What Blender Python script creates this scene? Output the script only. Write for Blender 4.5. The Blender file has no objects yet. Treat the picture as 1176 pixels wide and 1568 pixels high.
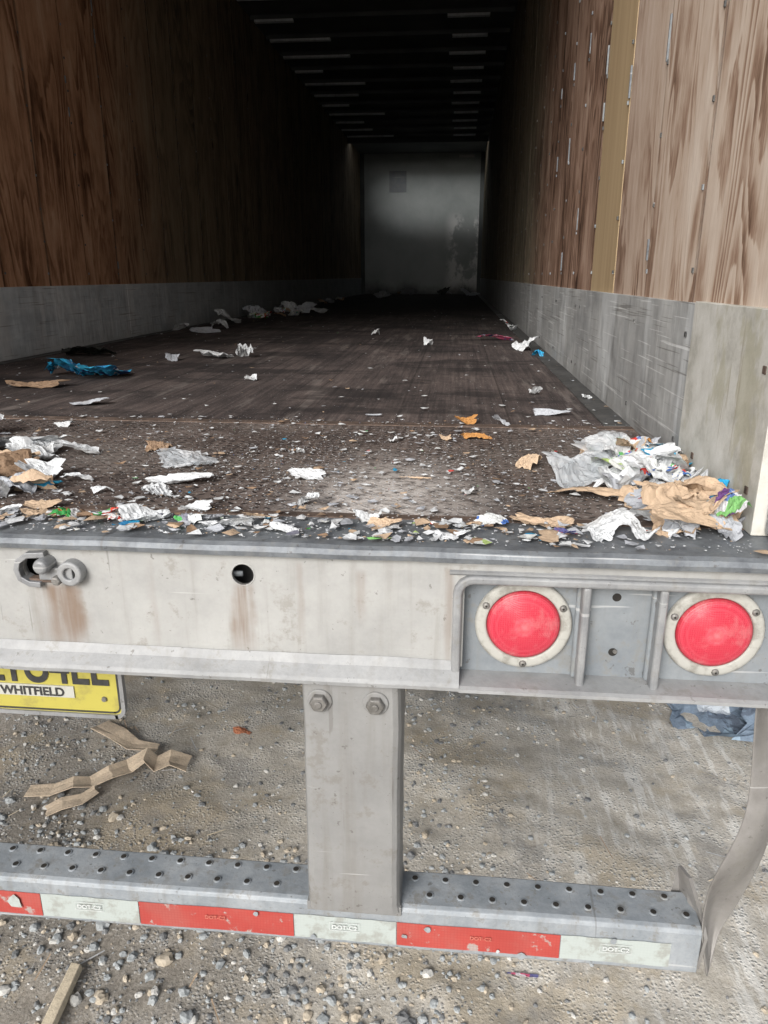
import bpy, bmesh, math, random
import numpy as np
from mathutils import Vector, noise as mn
random.seed(7); np.random.seed(7)
C = bpy.context; D = bpy.data
FZ = 1.22; XL = -2.04; XR = 0.46; YE = 15.3; CH = 3.92

# ------------------------------------------------------------ node helper
class G:
    def __init__(s, name, rough=0.7, metal=0.0, spec=0.5):
        s.m = D.materials.new(name); s.m.use_nodes = True
        s.nt = s.m.node_tree; s.b = s.nt.nodes['Principled BSDF']
        s.b.inputs['Roughness'].default_value = rough
        s.b.inputs['Metallic'].default_value = metal
        s.b.inputs['Specular IOR Level'].default_value = spec
        s.tc = s.nt.nodes.new('ShaderNodeTexCoord'); s.P = s.tc.outputs['Object']
    def put(s, sock, v):
        if isinstance(v, bpy.types.NodeSocket): s.nt.links.new(v, sock)
        else:
            if isinstance(v, (tuple, list)) and len(v) == 3 and sock.type == 'RGBA': v = (*v, 1)
            sock.default_value = v
    def map(s, sc=(1,1,1), loc=(0,0,0), rot=(0,0,0), v=None):
        n = s.nt.nodes.new('ShaderNodeMapping'); s.put(n.inputs[0], v or s.P)
        n.inputs['Location'].default_value = loc; n.inputs['Rotation'].default_value = rot; n.inputs['Scale'].default_value = sc
        return n.outputs[0]
    def noise(s, sc, det=4, rough=0.55, v=None, dist=0):
        n = s.nt.nodes.new('ShaderNodeTexNoise'); s.put(n.inputs['Vector'], v or s.P)
        n.inputs['Scale'].default_value = sc; n.inputs['Detail'].default_value = det
        n.inputs['Roughness'].default_value = rough; n.inputs['Distortion'].default_value = dist
        return n.outputs['Fac']
    def vor(s, sc, v=None, feat='F1', out='Distance', rnd=1):
        n = s.nt.nodes.new('ShaderNodeTexVoronoi'); n.feature = feat; s.put(n.inputs['Vector'], v or s.P)
        n.inputs['Scale'].default_value = sc; n.inputs['Randomness'].default_value = rnd
        return n.outputs[out]
    def ramp(s, f, st, interp='LINEAR'):
        n = s.nt.nodes.new('ShaderNodeValToRGB'); s.put(n.inputs[0], f); r = n.color_ramp; r.interpolation = interp
        while len(r.elements) < len(st): r.elements.new(0.5)
        for e, (p, c) in zip(r.elements, st):
            e.position = p
            if not isinstance(c, (tuple, list)): c = (c, c, c)
            e.color = (*c, 1)
        return n.outputs[0]
    def mix(s, f, a, b, mode='MIX'):
        n = s.nt.nodes.new('ShaderNodeMix'); n.data_type = 'RGBA'; n.blend_type = mode
        s.put(n.inputs[0], f); s.put(n.inputs[6], a); s.put(n.inputs[7], b); return n.outputs[2]
    def math(s, op, a, b=0.0, c=None, clamp=False):
        n = s.nt.nodes.new('ShaderNodeMath'); n.operation = op; n.use_clamp = clamp
        s.put(n.inputs[0], a); s.put(n.inputs[1], b)
        if c is not None: s.put(n.inputs[2], c)
        return n.outputs[0]
    def sstep(s, v, a, b):
        n = s.nt.nodes.new('ShaderNodeMapRange'); n.interpolation_type = 'SMOOTHSTEP'
        s.put(n.inputs[0], v)
        if a < b: n.inputs[1].default_value = a; n.inputs[2].default_value = b; n.inputs[3].default_value = 0; n.inputs[4].default_value = 1
        else: n.inputs[1].default_value = b; n.inputs[2].default_value = a; n.inputs[3].default_value = 1; n.inputs[4].default_value = 0
        return n.outputs[0]
    def xyz(s, v=None):
        n = s.nt.nodes.new('ShaderNodeSeparateXYZ'); s.put(n.inputs[0], v or s.P); return n.outputs
    def comb(s, x, y, z):
        n = s.nt.nodes.new('ShaderNodeCombineXYZ'); s.put(n.inputs[0], x); s.put(n.inputs[1], y); s.put(n.inputs[2], z); return n.outputs[0]
    def bump(s, h, st=0.5, d=0.01):
        n = s.nt.nodes.new('ShaderNodeBump'); n.inputs['Strength'].default_value = st; n.inputs['Distance'].default_value = d
        s.put(n.inputs['Height'], h); s.nt.links.new(n.outputs[0], s.b.inputs['Normal'])
    def col(s, c): s.put(s.b.inputs['Base Color'], c); return s.m
    def rough(s, r): s.put(s.b.inputs['Roughness'], r)

def wood(name, off, stops, weather=None, ringamp=0.16, freq=20.0):
    g = G(name, 0.88, spec=0.12); x, y, z = g.xyz()
    pid = g.math('FLOOR', g.math('DIVIDE', g.math('SUBTRACT', y, off), 0.4))
    jit = g.math('MULTIPLY', g.noise(1, 3, 0.6, g.comb(g.math('MULTIPLY', y, 26), g.math('MULTIPLY', z, 7), pid)), 0.05)
    v = g.comb(g.math('ADD', g.math('MULTIPLY', y, 3.0), jit), g.math('MULTIPLY', z, 0.5), g.math('MULTIPLY', pid, 7.31))
    n = g.math('ADD', g.noise(1.0, 2, 0.5, v, 0.35), g.math('MULTIPLY', jit, 0.8))
    saw = g.math('FRACT', g.math('MULTIPLY', n, freq))
    ring = g.math('MULTIPLY', g.sstep(saw, 0.0, 0.8), g.sstep(saw, 1.0, 0.88))
    patch = g.sstep(g.noise(1.0, 4, 0.65, g.comb(g.math('MULTIPLY', y, 3.6), g.math('MULTIPLY', z, 1.6), g.math('MULTIPLY', pid, 1.7))), 0.34, 0.6)
    fine = g.noise(1.0, 5, 0.8, g.comb(g.math('MULTIPLY', y, 140), g.math('MULTIPLY', z, 4.0), pid))
    blot = g.noise(1.0, 6, 0.7, g.comb(g.math('MULTIPLY', y, 5), g.math('MULTIPLY', z, 2.6), g.math('MULTIPLY', pid, 2.1)))
    big = g.math('ADD', g.math('MULTIPLY', g.noise(1.0, 6, 0.7, g.comb(g.math('MULTIPLY', y, 8.5), g.math('MULTIPLY', z, 1.0), g.math('MULTIPLY', pid, 3.3))), 0.62), g.math('MULTIPLY', blot, 0.38))
    f = g.math('SUBTRACT', g.math('MULTIPLY', big, 1.35), g.math('MULTIPLY', g.math('MULTIPLY', ring, patch), ringamp))
    f = g.math('ADD', f, g.math('MULTIPLY', fine, 0.46))
    f = g.math('SUBTRACT', f, 0.32)
    c = g.ramp(f, stops)
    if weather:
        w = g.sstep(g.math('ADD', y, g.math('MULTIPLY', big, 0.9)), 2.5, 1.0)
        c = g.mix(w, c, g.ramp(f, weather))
    gr = g.sstep(g.math('ADD', y, g.math('MULTIPLY', big, 1.5)), 3.9, 5.4)  # dirtier, lower colour with depth, putting the dark interior into the wood
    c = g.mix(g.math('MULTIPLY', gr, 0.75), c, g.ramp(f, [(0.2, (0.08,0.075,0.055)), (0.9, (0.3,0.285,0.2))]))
    kn = g.vor(1.0, g.comb(g.math('MULTIPLY', y, 2.4), g.math('MULTIPLY', z, 1.3), g.math('MULTIPLY', pid, 5.1)))
    c = g.mix(g.sstep(g.math('ADD', kn, g.math('MULTIPLY', fine, 0.02)), 0.075, 0.04), c, (0.04, 0.02, 0.013))
    pu = g.math('ABSOLUTE', g.math('SUBTRACT', g.math('FRACT', g.math('DIVIDE', g.math('SUBTRACT', y, off), 0.4)), 0.5))
    seam = g.sstep(g.math('ADD', pu, g.math('MULTIPLY', fine, 0.02)), 0.482, 0.508)
    c = g.mix(g.math('MULTIPLY', seam, 0.8), c, (0.025, 0.014, 0.01))
    g.bump(g.math('SUBTRACT', fine, g.math('MULTIPLY', ring, 0.5)), 0.3, 0.0018)
    return g.col(c)

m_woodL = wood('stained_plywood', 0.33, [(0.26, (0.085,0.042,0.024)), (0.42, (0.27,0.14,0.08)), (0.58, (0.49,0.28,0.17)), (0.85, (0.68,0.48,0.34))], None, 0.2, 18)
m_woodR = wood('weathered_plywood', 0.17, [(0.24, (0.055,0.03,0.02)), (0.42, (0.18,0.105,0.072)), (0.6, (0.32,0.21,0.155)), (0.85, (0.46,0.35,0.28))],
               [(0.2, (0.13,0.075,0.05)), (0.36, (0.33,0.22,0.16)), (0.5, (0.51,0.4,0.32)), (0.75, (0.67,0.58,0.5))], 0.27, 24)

g = G('tan_panel', 0.7)
m_tan = g.col(g.ramp(g.noise(1, 4, 0.6, g.map((6, 30, 1.2))), [(0.3, (0.34,0.24,0.135)), (0.7, (0.45,0.335,0.2))]))

def scuff(name, a, b, hi=(0.6, 0.62, 0.63), dk=0.45):
    g = G(name, 0.5, 0.1); x, y, z = g.xyz()
    s1 = g.noise(1, 3, 0.6, g.map((1, 24, 3.0), rot=(math.radians(28), 0, 0)))
    s2 = g.noise(1, 3, 0.6, g.map((1, 3.2, 40), rot=(math.radians(-12), 0, 0)))
    n = g.noise(5, 6, 0.65)
    blot = g.noise(1, 6, 0.7, g.map((1, 2.6, 6)))
    f = g.math('ADD', g.math('MULTIPLY', s1, 0.25), g.math('ADD', g.math('MULTIPLY', s2, 0.15), g.math('MULTIPLY', blot, 0.6)))
    c = g.ramp(f, [(0.38, a), (0.6, b)])
    wide = g.sstep(g.noise(1, 3, 0.5, g.map((1, 7, 1.4), rot=(math.radians(35), 0, 0))), 0.53, 0.63)
    c = g.mix(g.math('MULTIPLY', wide, 0.55), c, hi)
    for rt, th_ in ((20, 0.66), (-32, 0.68), (50, 0.66), (65, 0.68)):
        sc2 = g.sstep(g.noise(1, 2, 0.5, g.map((1, 2.2, 130), (0, rt, rt), rot=(math.radians(rt), 0, 0))), th_, th_ + .03)
        c = g.mix(g.math('MULTIPLY', sc2, 0.6), c, (0.13, 0.12, 0.11) if rt < 40 else (0.76,0.77,0.77))
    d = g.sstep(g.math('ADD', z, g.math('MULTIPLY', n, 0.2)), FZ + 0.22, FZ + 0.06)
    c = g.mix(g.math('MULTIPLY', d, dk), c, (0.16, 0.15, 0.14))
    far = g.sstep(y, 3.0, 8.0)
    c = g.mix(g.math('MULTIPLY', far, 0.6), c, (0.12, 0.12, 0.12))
    g.bump(g.math('ADD', g.noise(3.5, 3), g.math('MULTIPLY', s1, 0.15)), 0.9, 0.025)
    g.rough(g.ramp(n, [(0.3, 0.4), (0.7, 0.7)]))
    return g.col(c)
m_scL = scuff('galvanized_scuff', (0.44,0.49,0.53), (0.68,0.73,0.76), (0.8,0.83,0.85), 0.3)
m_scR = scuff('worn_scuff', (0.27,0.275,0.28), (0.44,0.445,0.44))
g = G('painted_corner', 0.65)
n = g.noise(9, 6, 0.7)
c = g.ramp(n, [(0.36, (0.4,0.39,0.35)), (0.5, (0.55,0.54,0.5)), (0.7, (0.66,0.65,0.62))])
c = g.mix(g.math('MULTIPLY', g.sstep(g.noise(4.5, 5, 0.7, g.map((1, 2, 1))), 0.52, 0.6), 0.5), c, (0.38, 0.36, 0.25))
c = g.mix(g.math('MULTIPLY', g.sstep(g.noise(1, 4, 0.7, g.map((1, 40, 3))), 0.58, 0.66), 0.5), c, (0.3, 0.26, 0.19))
g.bump(n, 0.4, 0.006); m_corner = g.col(c)

# deck
g = G('deck_wood', 0.88, spec=0.15); x, y, z = g.xyz()
pl = g.math('FLOOR', g.math('DIVIDE', x, 0.033))
fine = g.noise(1, 5, 0.72, g.comb(g.math('MULTIPLY', x, 60), g.math('MULTIPLY', y, 1.6), pl))
big = g.noise(1.6, 6, 0.72, g.map((2.0, 0.8, 1)))
strip = g.noise(1, 0, 0.5, g.comb(g.math('MULTIPLY', pl, 5.7), g.math('MULTIPLY', y, 0.25), 0))
f = g.math('ADD', g.math('MULTIPLY', fine, 0.4), g.math('ADD', g.math('MULTIPLY', big, 0.55), g.math('MULTIPLY', strip, 0.06)))
c = g.ramp(f, [(0.36, (0.028,0.024,0.025)), (0.48, (0.068,0.056,0.054)), (0.58, (0.13,0.104,0.097)), (0.74, (0.26,0.22,0.2))])
gap = g.math('FRACT', g.math('DIVIDE', g.math('ADD', x, 5.04), 0.305))
c = g.mix(g.math('MULTIPLY', g.sstep(gap, 0.03, 0.012), 0.45), c, (0.012,0.01,0.01))
sp = g.sstep(g.noise(150, 1, 0.5), 0.66, 0.72)
c = g.mix(g.math('MULTIPLY', sp, 0.4), c, (0.45,0.43,0.42))
scr = g.sstep(g.noise(1, 4, 0.65, g.map((16, 1.6, 1), rot=(0, 0, 0.25))), 0.56, 0.66)
c = g.mix(g.math('MULTIPLY', scr, 0.4), c, (0.24,0.21,0.195))
dkb = g.sstep(g.noise(1, 6, 0.72, g.map((1.7, 3.5, 1), (3, 1, 0))), 0.49, 0.6)
c = g.mix(g.math('MULTIPLY', dkb, 0.65), c, (0.024,0.022,0.023))
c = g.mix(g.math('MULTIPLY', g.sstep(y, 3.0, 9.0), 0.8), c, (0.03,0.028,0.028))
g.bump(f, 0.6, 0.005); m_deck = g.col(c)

g = G('tread_plate', 0.75, 0.05, 0.2); x, y, z = g.xyz()
S = 0.023
X = g.math('DIVIDE', g.math('ADD', x, 10), S); Y = g.math('DIVIDE', g.math('ADD', y, 10), S)
dx = g.math('SUBTRACT', g.math('FRACT', X), 0.5); dy = g.math('SUBTRACT', g.math('FRACT', Y), 0.5)
idd = g.math('MODULO', g.math('ADD', g.math('FLOOR', X), g.math('FLOOR', Y)), 2.0)
sg = g.math('SUBTRACT', g.math('MULTIPLY', idd, 2.0), 1.0)
dys = g.math('MULTIPLY', dy, sg)
p = g.math('MULTIPLY', g.math('ADD', dx, dys), 1.3); q = g.math('MULTIPLY', g.math('SUBTRACT', dx, dys), 4.0)
r2 = g.math('ADD', g.math('MULTIPLY', p, p), g.math('MULTIPLY', q, q))
loz = g.sstep(r2, 0.65, 0.2)
n1 = g.noise(5, 6, 0.65); n2 = g.noise(40, 4, 0.7)
c = g.ramp(g.math('ADD', g.math('MULTIPLY', n1, 0.6), g.math('MULTIPLY', n2, 0.4)), [(0.35, (0.05,0.039,0.036)), (0.52, (0.12,0.094,0.084)), (0.66, (0.2,0.165,0.15))])
wornp = g.sstep(g.noise(3.2, 5, 0.7, g.map((1, 1, 1), (5, 5, 0))), 0.36, 0.5)
c = g.mix(g.math('MULTIPLY', g.math('MULTIPLY', loz, wornp), 0.9), c, (0.014,0.012,0.013))
ddx = g.math('DIVIDE', g.math('ADD', x, 0.12), 0.17); ddy = g.math('DIVIDE', g.math('SUBTRACT', y, 0.2), 0.34)
rad = g.math('ADD', g.math('SQRT', g.math('ADD', g.math('MULTIPLY', ddx, ddx), g.math('MULTIPLY', ddy, ddy))), g.math('MULTIPLY', n1, 1.3))
dust = g.math('MULTIPLY', g.sstep(rad, 2.1, 0.6), g.sstep(n2, 0.28, 0.6))
c = g.mix(g.math('MULTIPLY', dust, 0.9), c, (0.7,0.66,0.63))
haz = g.sstep(g.noise(3, 5, 0.7), 0.42, 0.7)
c = g.mix(g.math('MULTIPLY', haz, 0.3), c, (0.35,0.31,0.28))
sp = g.sstep(g.noise(170, 1, 0.5), 0.64, 0.7)
c = g.mix(g.math('MULTIPLY', sp, 0.5), c, (0.55,0.54,0.52))
g.bump(g.math('ADD', loz, g.math('MULTIPLY', n2, 0.4)), 0.9, 0.003); m_tread = g.col(c)

g = G('rusty_joint', 0.8)
m_rust = g.col(g.ramp(g.noise(18, 5, 0.7), [(0.35, (0.05,0.035,0.028)), (0.6, (0.13,0.09,0.07)), (0.75, (0.28,0.23,0.2))]))

def steel(name, a, b, sc=6, rough=0.5, metal=0.25, stains=(), dirt=(0.2,0.19,0.17), amt=0.4, scuffs=0.4, drip=1.0, under=None):
    g = G(name, rough, metal, 0.35); x, y, z = g.xyz()
    n = g.noise(sc, 6, 0.65); n3 = g.noise(sc * 3.5, 5, 0.75); dr = g.noise(1, 4, 0.6, g.map((38, 38, 2.0)))
    c = g.ramp(g.math('ADD', g.math('MULTIPLY', n, 0.65), g.math('MULTIPLY', n3, 0.35)), [(0.38, a), (0.62, b)])
    c = g.mix(g.math('MULTIPLY', g.sstep(dr, 0.5, 0.74), amt * 0.6 * drip), c, dirt)
    c = g.mix(g.math('MULTIPLY', g.sstep(n3, 0.54, 0.66), amt * 0.8), c, dirt)
    c = g.mix(g.math('MULTIPLY', g.sstep(g.noise(60, 3, 0.7), 0.65, 0.7), 0.5), c, (0.07,0.06,0.05))
    s = g.sstep(g.noise(1, 2, 0.5, g.map((2.5, 2, 90), rot=(0, 0.3, 0))), 0.68, 0.71)
    c = g.mix(g.math('MULTIPLY', s, scuffs), c, (0.62,0.62,0.62))
    s = g.sstep(g.noise(1, 2, 0.5, g.map((70, 2, 3.5), rot=(0, 0.35, 0))), 0.69, 0.72)
    c = g.mix(g.math('MULTIPLY', s, scuffs), c, (0.12,0.11,0.1))
    for (x0, z0, w, L, k) in stains:
        wob = g.math('MULTIPLY', g.math('SUBTRACT', g.noise(9, 4, 0.6), 0.5), w * 1.6)
        d = g.math('ABSOLUTE', g.math('ADD', g.math('SUBTRACT', x, x0), wob))
        mk = g.math('MULTIPLY', g.sstep(d, w, w * 0.1), g.sstep(z, z0 + 0.005, z0 - 0.01))
        mk = g.math('MULTIPLY', mk, g.sstep(z, z0 - L, z0 - L * 0.45))
        mk = g.math('MULTIPLY', mk, g.math('MULTIPLY', g.sstep(dr, 0.25, 0.6), k))
        c = g.mix(mk, c, (0.19,0.135,0.1))
    g.bump(g.math('ADD', n, g.math('MULTIPLY', g.noise(90, 3), 0.2)), 0.4, 0.007)
    return g.col(c)
m_sill = steel('worn_sill_paint', (0.285,0.285,0.28), (0.4,0.4,0.39), 4, 0.6, 0.0,
    [(-0.3065, 1.152, 0.026, 0.14, 1.3), (-0.60, 1.14, 0.05, 0.14, 0.9), (-0.575, 1.14, 0.02, 0.12, 0.9), (-0.13, 1.18, 0.012, 0.1, 0.4), (0.0, 1.19, 0.01, 0.2, 0.45), (-0.45, 1.19, 0.01, 0.2, 0.25), (-0.22, 1.19, 0.008, 0.15, 0.3)], (0.2,0.185,0.16), 0.65)
m_ledge = steel('ledge_steel', (0.24,0.245,0.25), (0.35,0.355,0.36), 9, 0.55, 0.1, amt=0.6)
m_recess = steel('recess_paint', (0.18,0.2,0.22), (0.27,0.29,0.305), 7, 0.6, 0.1, amt=0.55)
m_frame = steel('frame_alu', (0.22,0.225,0.235), (0.34,0.345,0.35), 12, 0.5, 0.2, amt=0.55)
m_nose = steel('nosing_steel', (0.12,0.13,0.145), (0.24,0.26,0.28), 14, 0.55, 0.25)
m_galv = steel('galvanized_bumper', (0.22,0.245,0.27), (0.36,0.385,0.41), 11, 0.55, 0.15, dirt=(0.18,0.165,0.14), amt=0.7)
m_post = steel('post_paint', (0.205,0.205,0.203), (0.27,0.27,0.267), 5, 0.6, 0.05, dirt=(0.16,0.145,0.125), amt=0.6)
m_wing = steel('bent_plate', (0.17,0.16,0.152), (0.28,0.27,0.26), 5, 0.5, 0.2, amt=0.6)
m_darkst = steel('dark_steel', (0.05,0.05,0.05), (0.12,0.12,0.12), 8, 0.6, 0.3)
m_bolt = steel('bolt_metal', (0.14,0.135,0.125), (0.27,0.26,0.25), 40, 0.5, 0.4)
m_rib_lit = steel('roof_bow', (0.5,0.54,0.56), (0.72,0.76,0.78), 14, 0.5, 0.0)  # pale tone standing in for light on the bows
m_skin = steel('trailer_skin', (0.6,0.6,0.6), (0.75,0.75,0.75), 3, 0.4, 0.0)
g = G('roof_lining', 0.8); m_roof = g.col(g.ramp(g.noise(2, 4), [(0.3, (0.07,0.08,0.082)), (0.7, (0.12,0.132,0.132))]))
g = G('hole_dark', 0.9); m_hole = g.col(g.ramp(g.noise(30), [(0.3, (0.01,0.01,0.01)), (0.7, (0.03,0.025,0.02))]))

g = G('nose_panel', 0.75); x, y, z = g.xyz()
n = g.noise(1.6, 5, 0.6)
c = g.ramp(n, [(0.35, (0.34,0.375,0.375)), (0.65, (0.45,0.485,0.485))])
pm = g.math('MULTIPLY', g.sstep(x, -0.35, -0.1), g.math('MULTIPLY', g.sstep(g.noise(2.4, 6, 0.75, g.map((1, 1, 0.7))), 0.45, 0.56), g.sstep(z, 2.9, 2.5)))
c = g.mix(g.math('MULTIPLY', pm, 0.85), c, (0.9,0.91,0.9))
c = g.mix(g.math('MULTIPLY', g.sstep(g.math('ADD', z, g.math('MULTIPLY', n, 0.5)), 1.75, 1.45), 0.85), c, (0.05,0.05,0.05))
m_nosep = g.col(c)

# ground
g = G('gravel_dirt', 0.95, spec=0.15); x, y, z = g.xyz()
nb = g.noise(1.1, 6, 0.65); nm = g.noise(6, 6, 0.7); nf = g.noise(110, 5, 0.7)
c = g.ramp(g.math('ADD', g.math('MULTIPLY', nm, 0.6), g.math('MULTIPLY', nf, 0.4)), [(0.36, (0.36,0.325,0.27)), (0.5, (0.52,0.485,0.43)), (0.64, (0.65,0.625,0.58))])
dk = g.sstep(g.math('SUBTRACT', g.math('ADD', g.math('MULTIPLY', nb, 2.4), g.math('MULTIPLY', nm, 0.8)), g.math('ADD', g.math('MULTIPLY', x, 0.6), g.math('MULTIPLY', y, 0.25))), 1.6, 2.15)
c = g.mix(g.math('MULTIPLY', dk, 0.72), c, g.ramp(nf, [(0.35, (0.13,0.115,0.1)), (0.65, (0.3,0.27,0.235))]))
st = g.noise(1, 4, 0.7, g.map((24, 3.2, 1), rot=(0, 0, math.radians(28))))
c = g.mix(g.math('MULTIPLY', g.math('MULTIPLY', g.sstep(st, 0.5, 0.6), g.sstep(x, 0.0, 0.6)), 0.6), c, (0.76,0.75,0.72))
c = g.mix(g.math('MULTIPLY', g.sstep(g.noise(2.3, 5, 0.65, g.map((1, 1, 1), (4, 2, 0))), 0.52, 0.62), 0.6), c, (0.44,0.37,0.27))
c = g.mix(g.math('MULTIPLY', g.sstep(g.noise(3.1, 5, 0.7, g.map((1, 1, 1), (9, 2, 0))), 0.56, 0.63), 0.5), c, (0.28,0.27,0.26))
vd = g.vor(100)
pe = g.math('MULTIPLY', g.sstep(vd, 0.5, 0.2), g.sstep(nm, 0.4, 0.6))
gv = g.ramp(g.vor(100, out='Color'), [(0.2, (0.24,0.245,0.25)), (0.5, (0.4,0.405,0.4)), (0.85, (0.58,0.58,0.56))])
c = g.mix(g.math('MULTIPLY', pe, 0.65), c, gv)
g.bump(g.math('ADD', g.math('MULTIPLY', pe, 0.7), g.math('ADD', nf, g.math('MULTIPLY', st, 0.3))), 0.6, 0.005)
m_ground = g.col(c)
def stone(name, a, b):
    g = G(name, 0.85, spec=0.3); n = g.noise(55, 4, 0.6)
    return g.col(g.ramp(n, [(0.3, a), (0.7, b)]))
m_st = [stone('stone_grey', (0.26,0.28,0.29), (0.4,0.42,0.43)), stone('stone_pale', (0.44,0.435,0.42), (0.58,0.57,0.54)),
        stone('stone_dark', (0.13,0.135,0.14), (0.24,0.245,0.25)), stone('stone_tan', (0.38,0.325,0.25), (0.52,0.46,0.375))]

# papers
def paper(name, base, ink=None, amt=0.5, sc=30, dirt=0.35, cr=1.5):
    g = G(name, 0.75, spec=0.3)
    c = g.ramp(g.noise(25, 5, 0.7), [(0.35, tuple(v * 0.75 for v in base)), (0.6, base)])
    if ink:
        v = g.nt.nodes.new('ShaderNodeTexVoronoi'); v.inputs['Scale'].default_value = sc; v.distance = 'CHEBYCHEV'
        g.put(v.inputs['Vector'], g.P)
        sel = g.nt.nodes.new('ShaderNodeSeparateColor'); g.put(sel.inputs[0], v.outputs['Color'])
        k = len(ink); st = [(0, ink[0])] + [((i) / k, ink[i]) for i in range(1, k)]
        ic = g.ramp(sel.outputs[0], st, 'CONSTANT')
        mk = g.math('GREATER_THAN', g.math('ADD', sel.outputs[1], g.math('MULTIPLY', g.noise(sc * 4, 2), 0.3)), 1.15 - amt)
        c = g.mix(mk, c, ic)
    c = g.mix(g.math('MULTIPLY', g.sstep(g.noise(12, 5, 0.7), 0.52, 0.7), dirt), c, (0.2,0.17,0.14))
    g.bump(g.math('ADD', g.noise(120, 3), g.math('MULTIPLY', g.vor(38, feat='DISTANCE_TO_EDGE'), cr)), 0.45, 0.004)
    return g.col(c)
p_white = paper('white_paper', (0.64,0.66,0.68)); p_grey = paper('grey_paper', (0.44,0.46,0.5))
p_brown = paper('kraft_card', (0.54,0.4,0.28), dirt=0.3, cr=0.5); p_brownd = paper('dirty_card', (0.3,0.2,0.13), cr=0.5)
p_blue = paper('blue_wrapper', (0.03,0.33,0.58), [(0.5,0.56,0.62), (0.02,0.05,0.15), (0.05,0.44,0.7), (0.03,0.22,0.45)], 0.45, 28)
p_print = paper('printed_paper', (0.64,0.66,0.66), [(0.05,0.12,0.35), (0.1,0.4,0.12), (0.5,0.05,0.04), (0.2,0.2,0.25)], 0.3, 60)
p_green = paper('green_print', (0.64,0.66,0.64), [(0.2,0.45,0.14), (0.38,0.5,0.18), (0.6,0.62,0.62)], 0.2, 45)
p_purple = paper('purple_wrapper', (0.14,0.06,0.2), [(0.18,0.4,0.14), (0.55,0.55,0.58), (0.12,0.2,0.45)], 0.45, 34)
p_pink = paper('pink_wrapper', (0.4,0.07,0.14), [(0.08,0.08,0.2), (0.45,0.42,0.45)], 0.5, 40)
p_orange = paper('orange_scrap', (0.45,0.22,0.07)); p_red = paper('red_green_wrapper', (0.5,0.05,0.03), [(0.6,0.6,0.6), (0.04,0.25,0.06)], 0.6, 40)
p_dark = paper('dark_rag', (0.02,0.022,0.02)); p_tarp = paper('tarp_plastic', (0.2,0.26,0.34), [(0.55,0.6,0.66), (0.12,0.15,0.2), (0.3,0.4,0.5)], 0.5, 9)
p_stick = paper('pale_wood', (0.66,0.57,0.43), dirt=0.2, cr=0.1); p_brick = paper('brick_chip', (0.38,0.15,0.08))
p_kl = paper('pale_kraft', (0.7,0.57,0.43), dirt=0.2, cr=0.2)
g = G('clear_plastic', 0.25); g.b.inputs['Alpha'].default_value = 0.55
m_plastic = g.col(g.ramp(g.noise(20, 4), [(0.4, (0.5,0.54,0.58)), (0.6, (0.75,0.77,0.8))]))

# ------------------------------------------------------------ mesh helper
class MB:
    def __init__(s): s.v = []; s.f = []; s.mi = []; s.ms = []
    def mat(s, m):
        if m not in s.ms: s.ms.append(m)
        return s.ms.index(m)
    def add(s, vs, fs, m):
        o = len(s.v); s.v += [tuple(v) for v in vs]; k = s.mat(m)
        for f in fs: s.f.append(tuple(i + o for i in f)); s.mi.append(k)
    def box(s, x0, x1, y0, y1, z0, z1, m):
        vs = [(x0,y0,z0),(x1,y0,z0),(x1,y1,z0),(x0,y1,z0),(x0,y0,z1),(x1,y0,z1),(x1,y1,z1),(x0,y1,z1)]
        s.add(vs, [(0,3,2,1),(4,5,6,7),(0,1,5,4),(1,2,6,5),(2,3,7,6),(3,0,4,7)], m)
    def lathe(s, cx, cy, cz, prof, m, n=48, close=True):   # axis along y, prof=[(r,y)]
        vs = []; fs = []
        for r, yy in prof:
            for i in range(n):
                a = 2 * math.pi * i / n; vs.append((cx + r * math.cos(a), cy + yy, cz + r * math.sin(a)))
        for j in range(len(prof) - 1):
            for i in range(n):
                k = (i + 1) % n; fs.append((j*n+i, (j+1)*n+i, (j+1)*n+k, j*n+k))
        if close: fs.append(tuple(range((len(prof)-1)*n, len(prof)*n)))
        s.add(vs, fs, m)
    def lathez(s, cx, cy, cz, prof, m, n=10):
        vs = []; fs = []
        for r, zz in prof:
            for i in range(n):
                a = 2 * math.pi * i / n; vs.append((cx + r * math.cos(a), cy + r * math.sin(a), cz + zz))
        for j in range(len(prof) - 1):
            for i in range(n):
                k = (i + 1) % n; fs.append((j*n+i, j*n+k, (j+1)*n+k, (j+1)*n+i))
        fs.append(tuple(range((len(prof)-1)*n, len(prof)*n)))
        s.add(vs, fs, m)
    def obj(s, name, parent=None, bevel=0, smooth=False, seg=2, auto=False):
        me = D.meshes.new(name); me.from_pydata(s.v, [], s.f); me.update()
        for m in s.ms: me.materials.append(m)
        me.polygons.foreach_set('material_index', s.mi)
        o = D.objects.new(name, me); C.scene.collection.objects.link(o)
        if smooth: me.polygons.foreach_set('use_smooth', [True] * len(me.polygons))
        bm = bmesh.new(); bm.from_mesh(me); bmesh.ops.recalc_face_normals(bm, faces=bm.faces); bm.to_mesh(me); bm.free()
        if bevel:
            b = o.modifiers.new('b', 'BEVEL'); b.width = bevel; b.segments = seg; b.limit_method = 'ANGLE'; b.angle_limit = 0.6
        if parent: o.parent = parent
        return o

def empty(name):
    e = D.objects.new(name, None); C.scene.collection.objects.link(e); e.empty_display_size = 0.2; return e
T = empty('semi_trailer')

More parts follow.
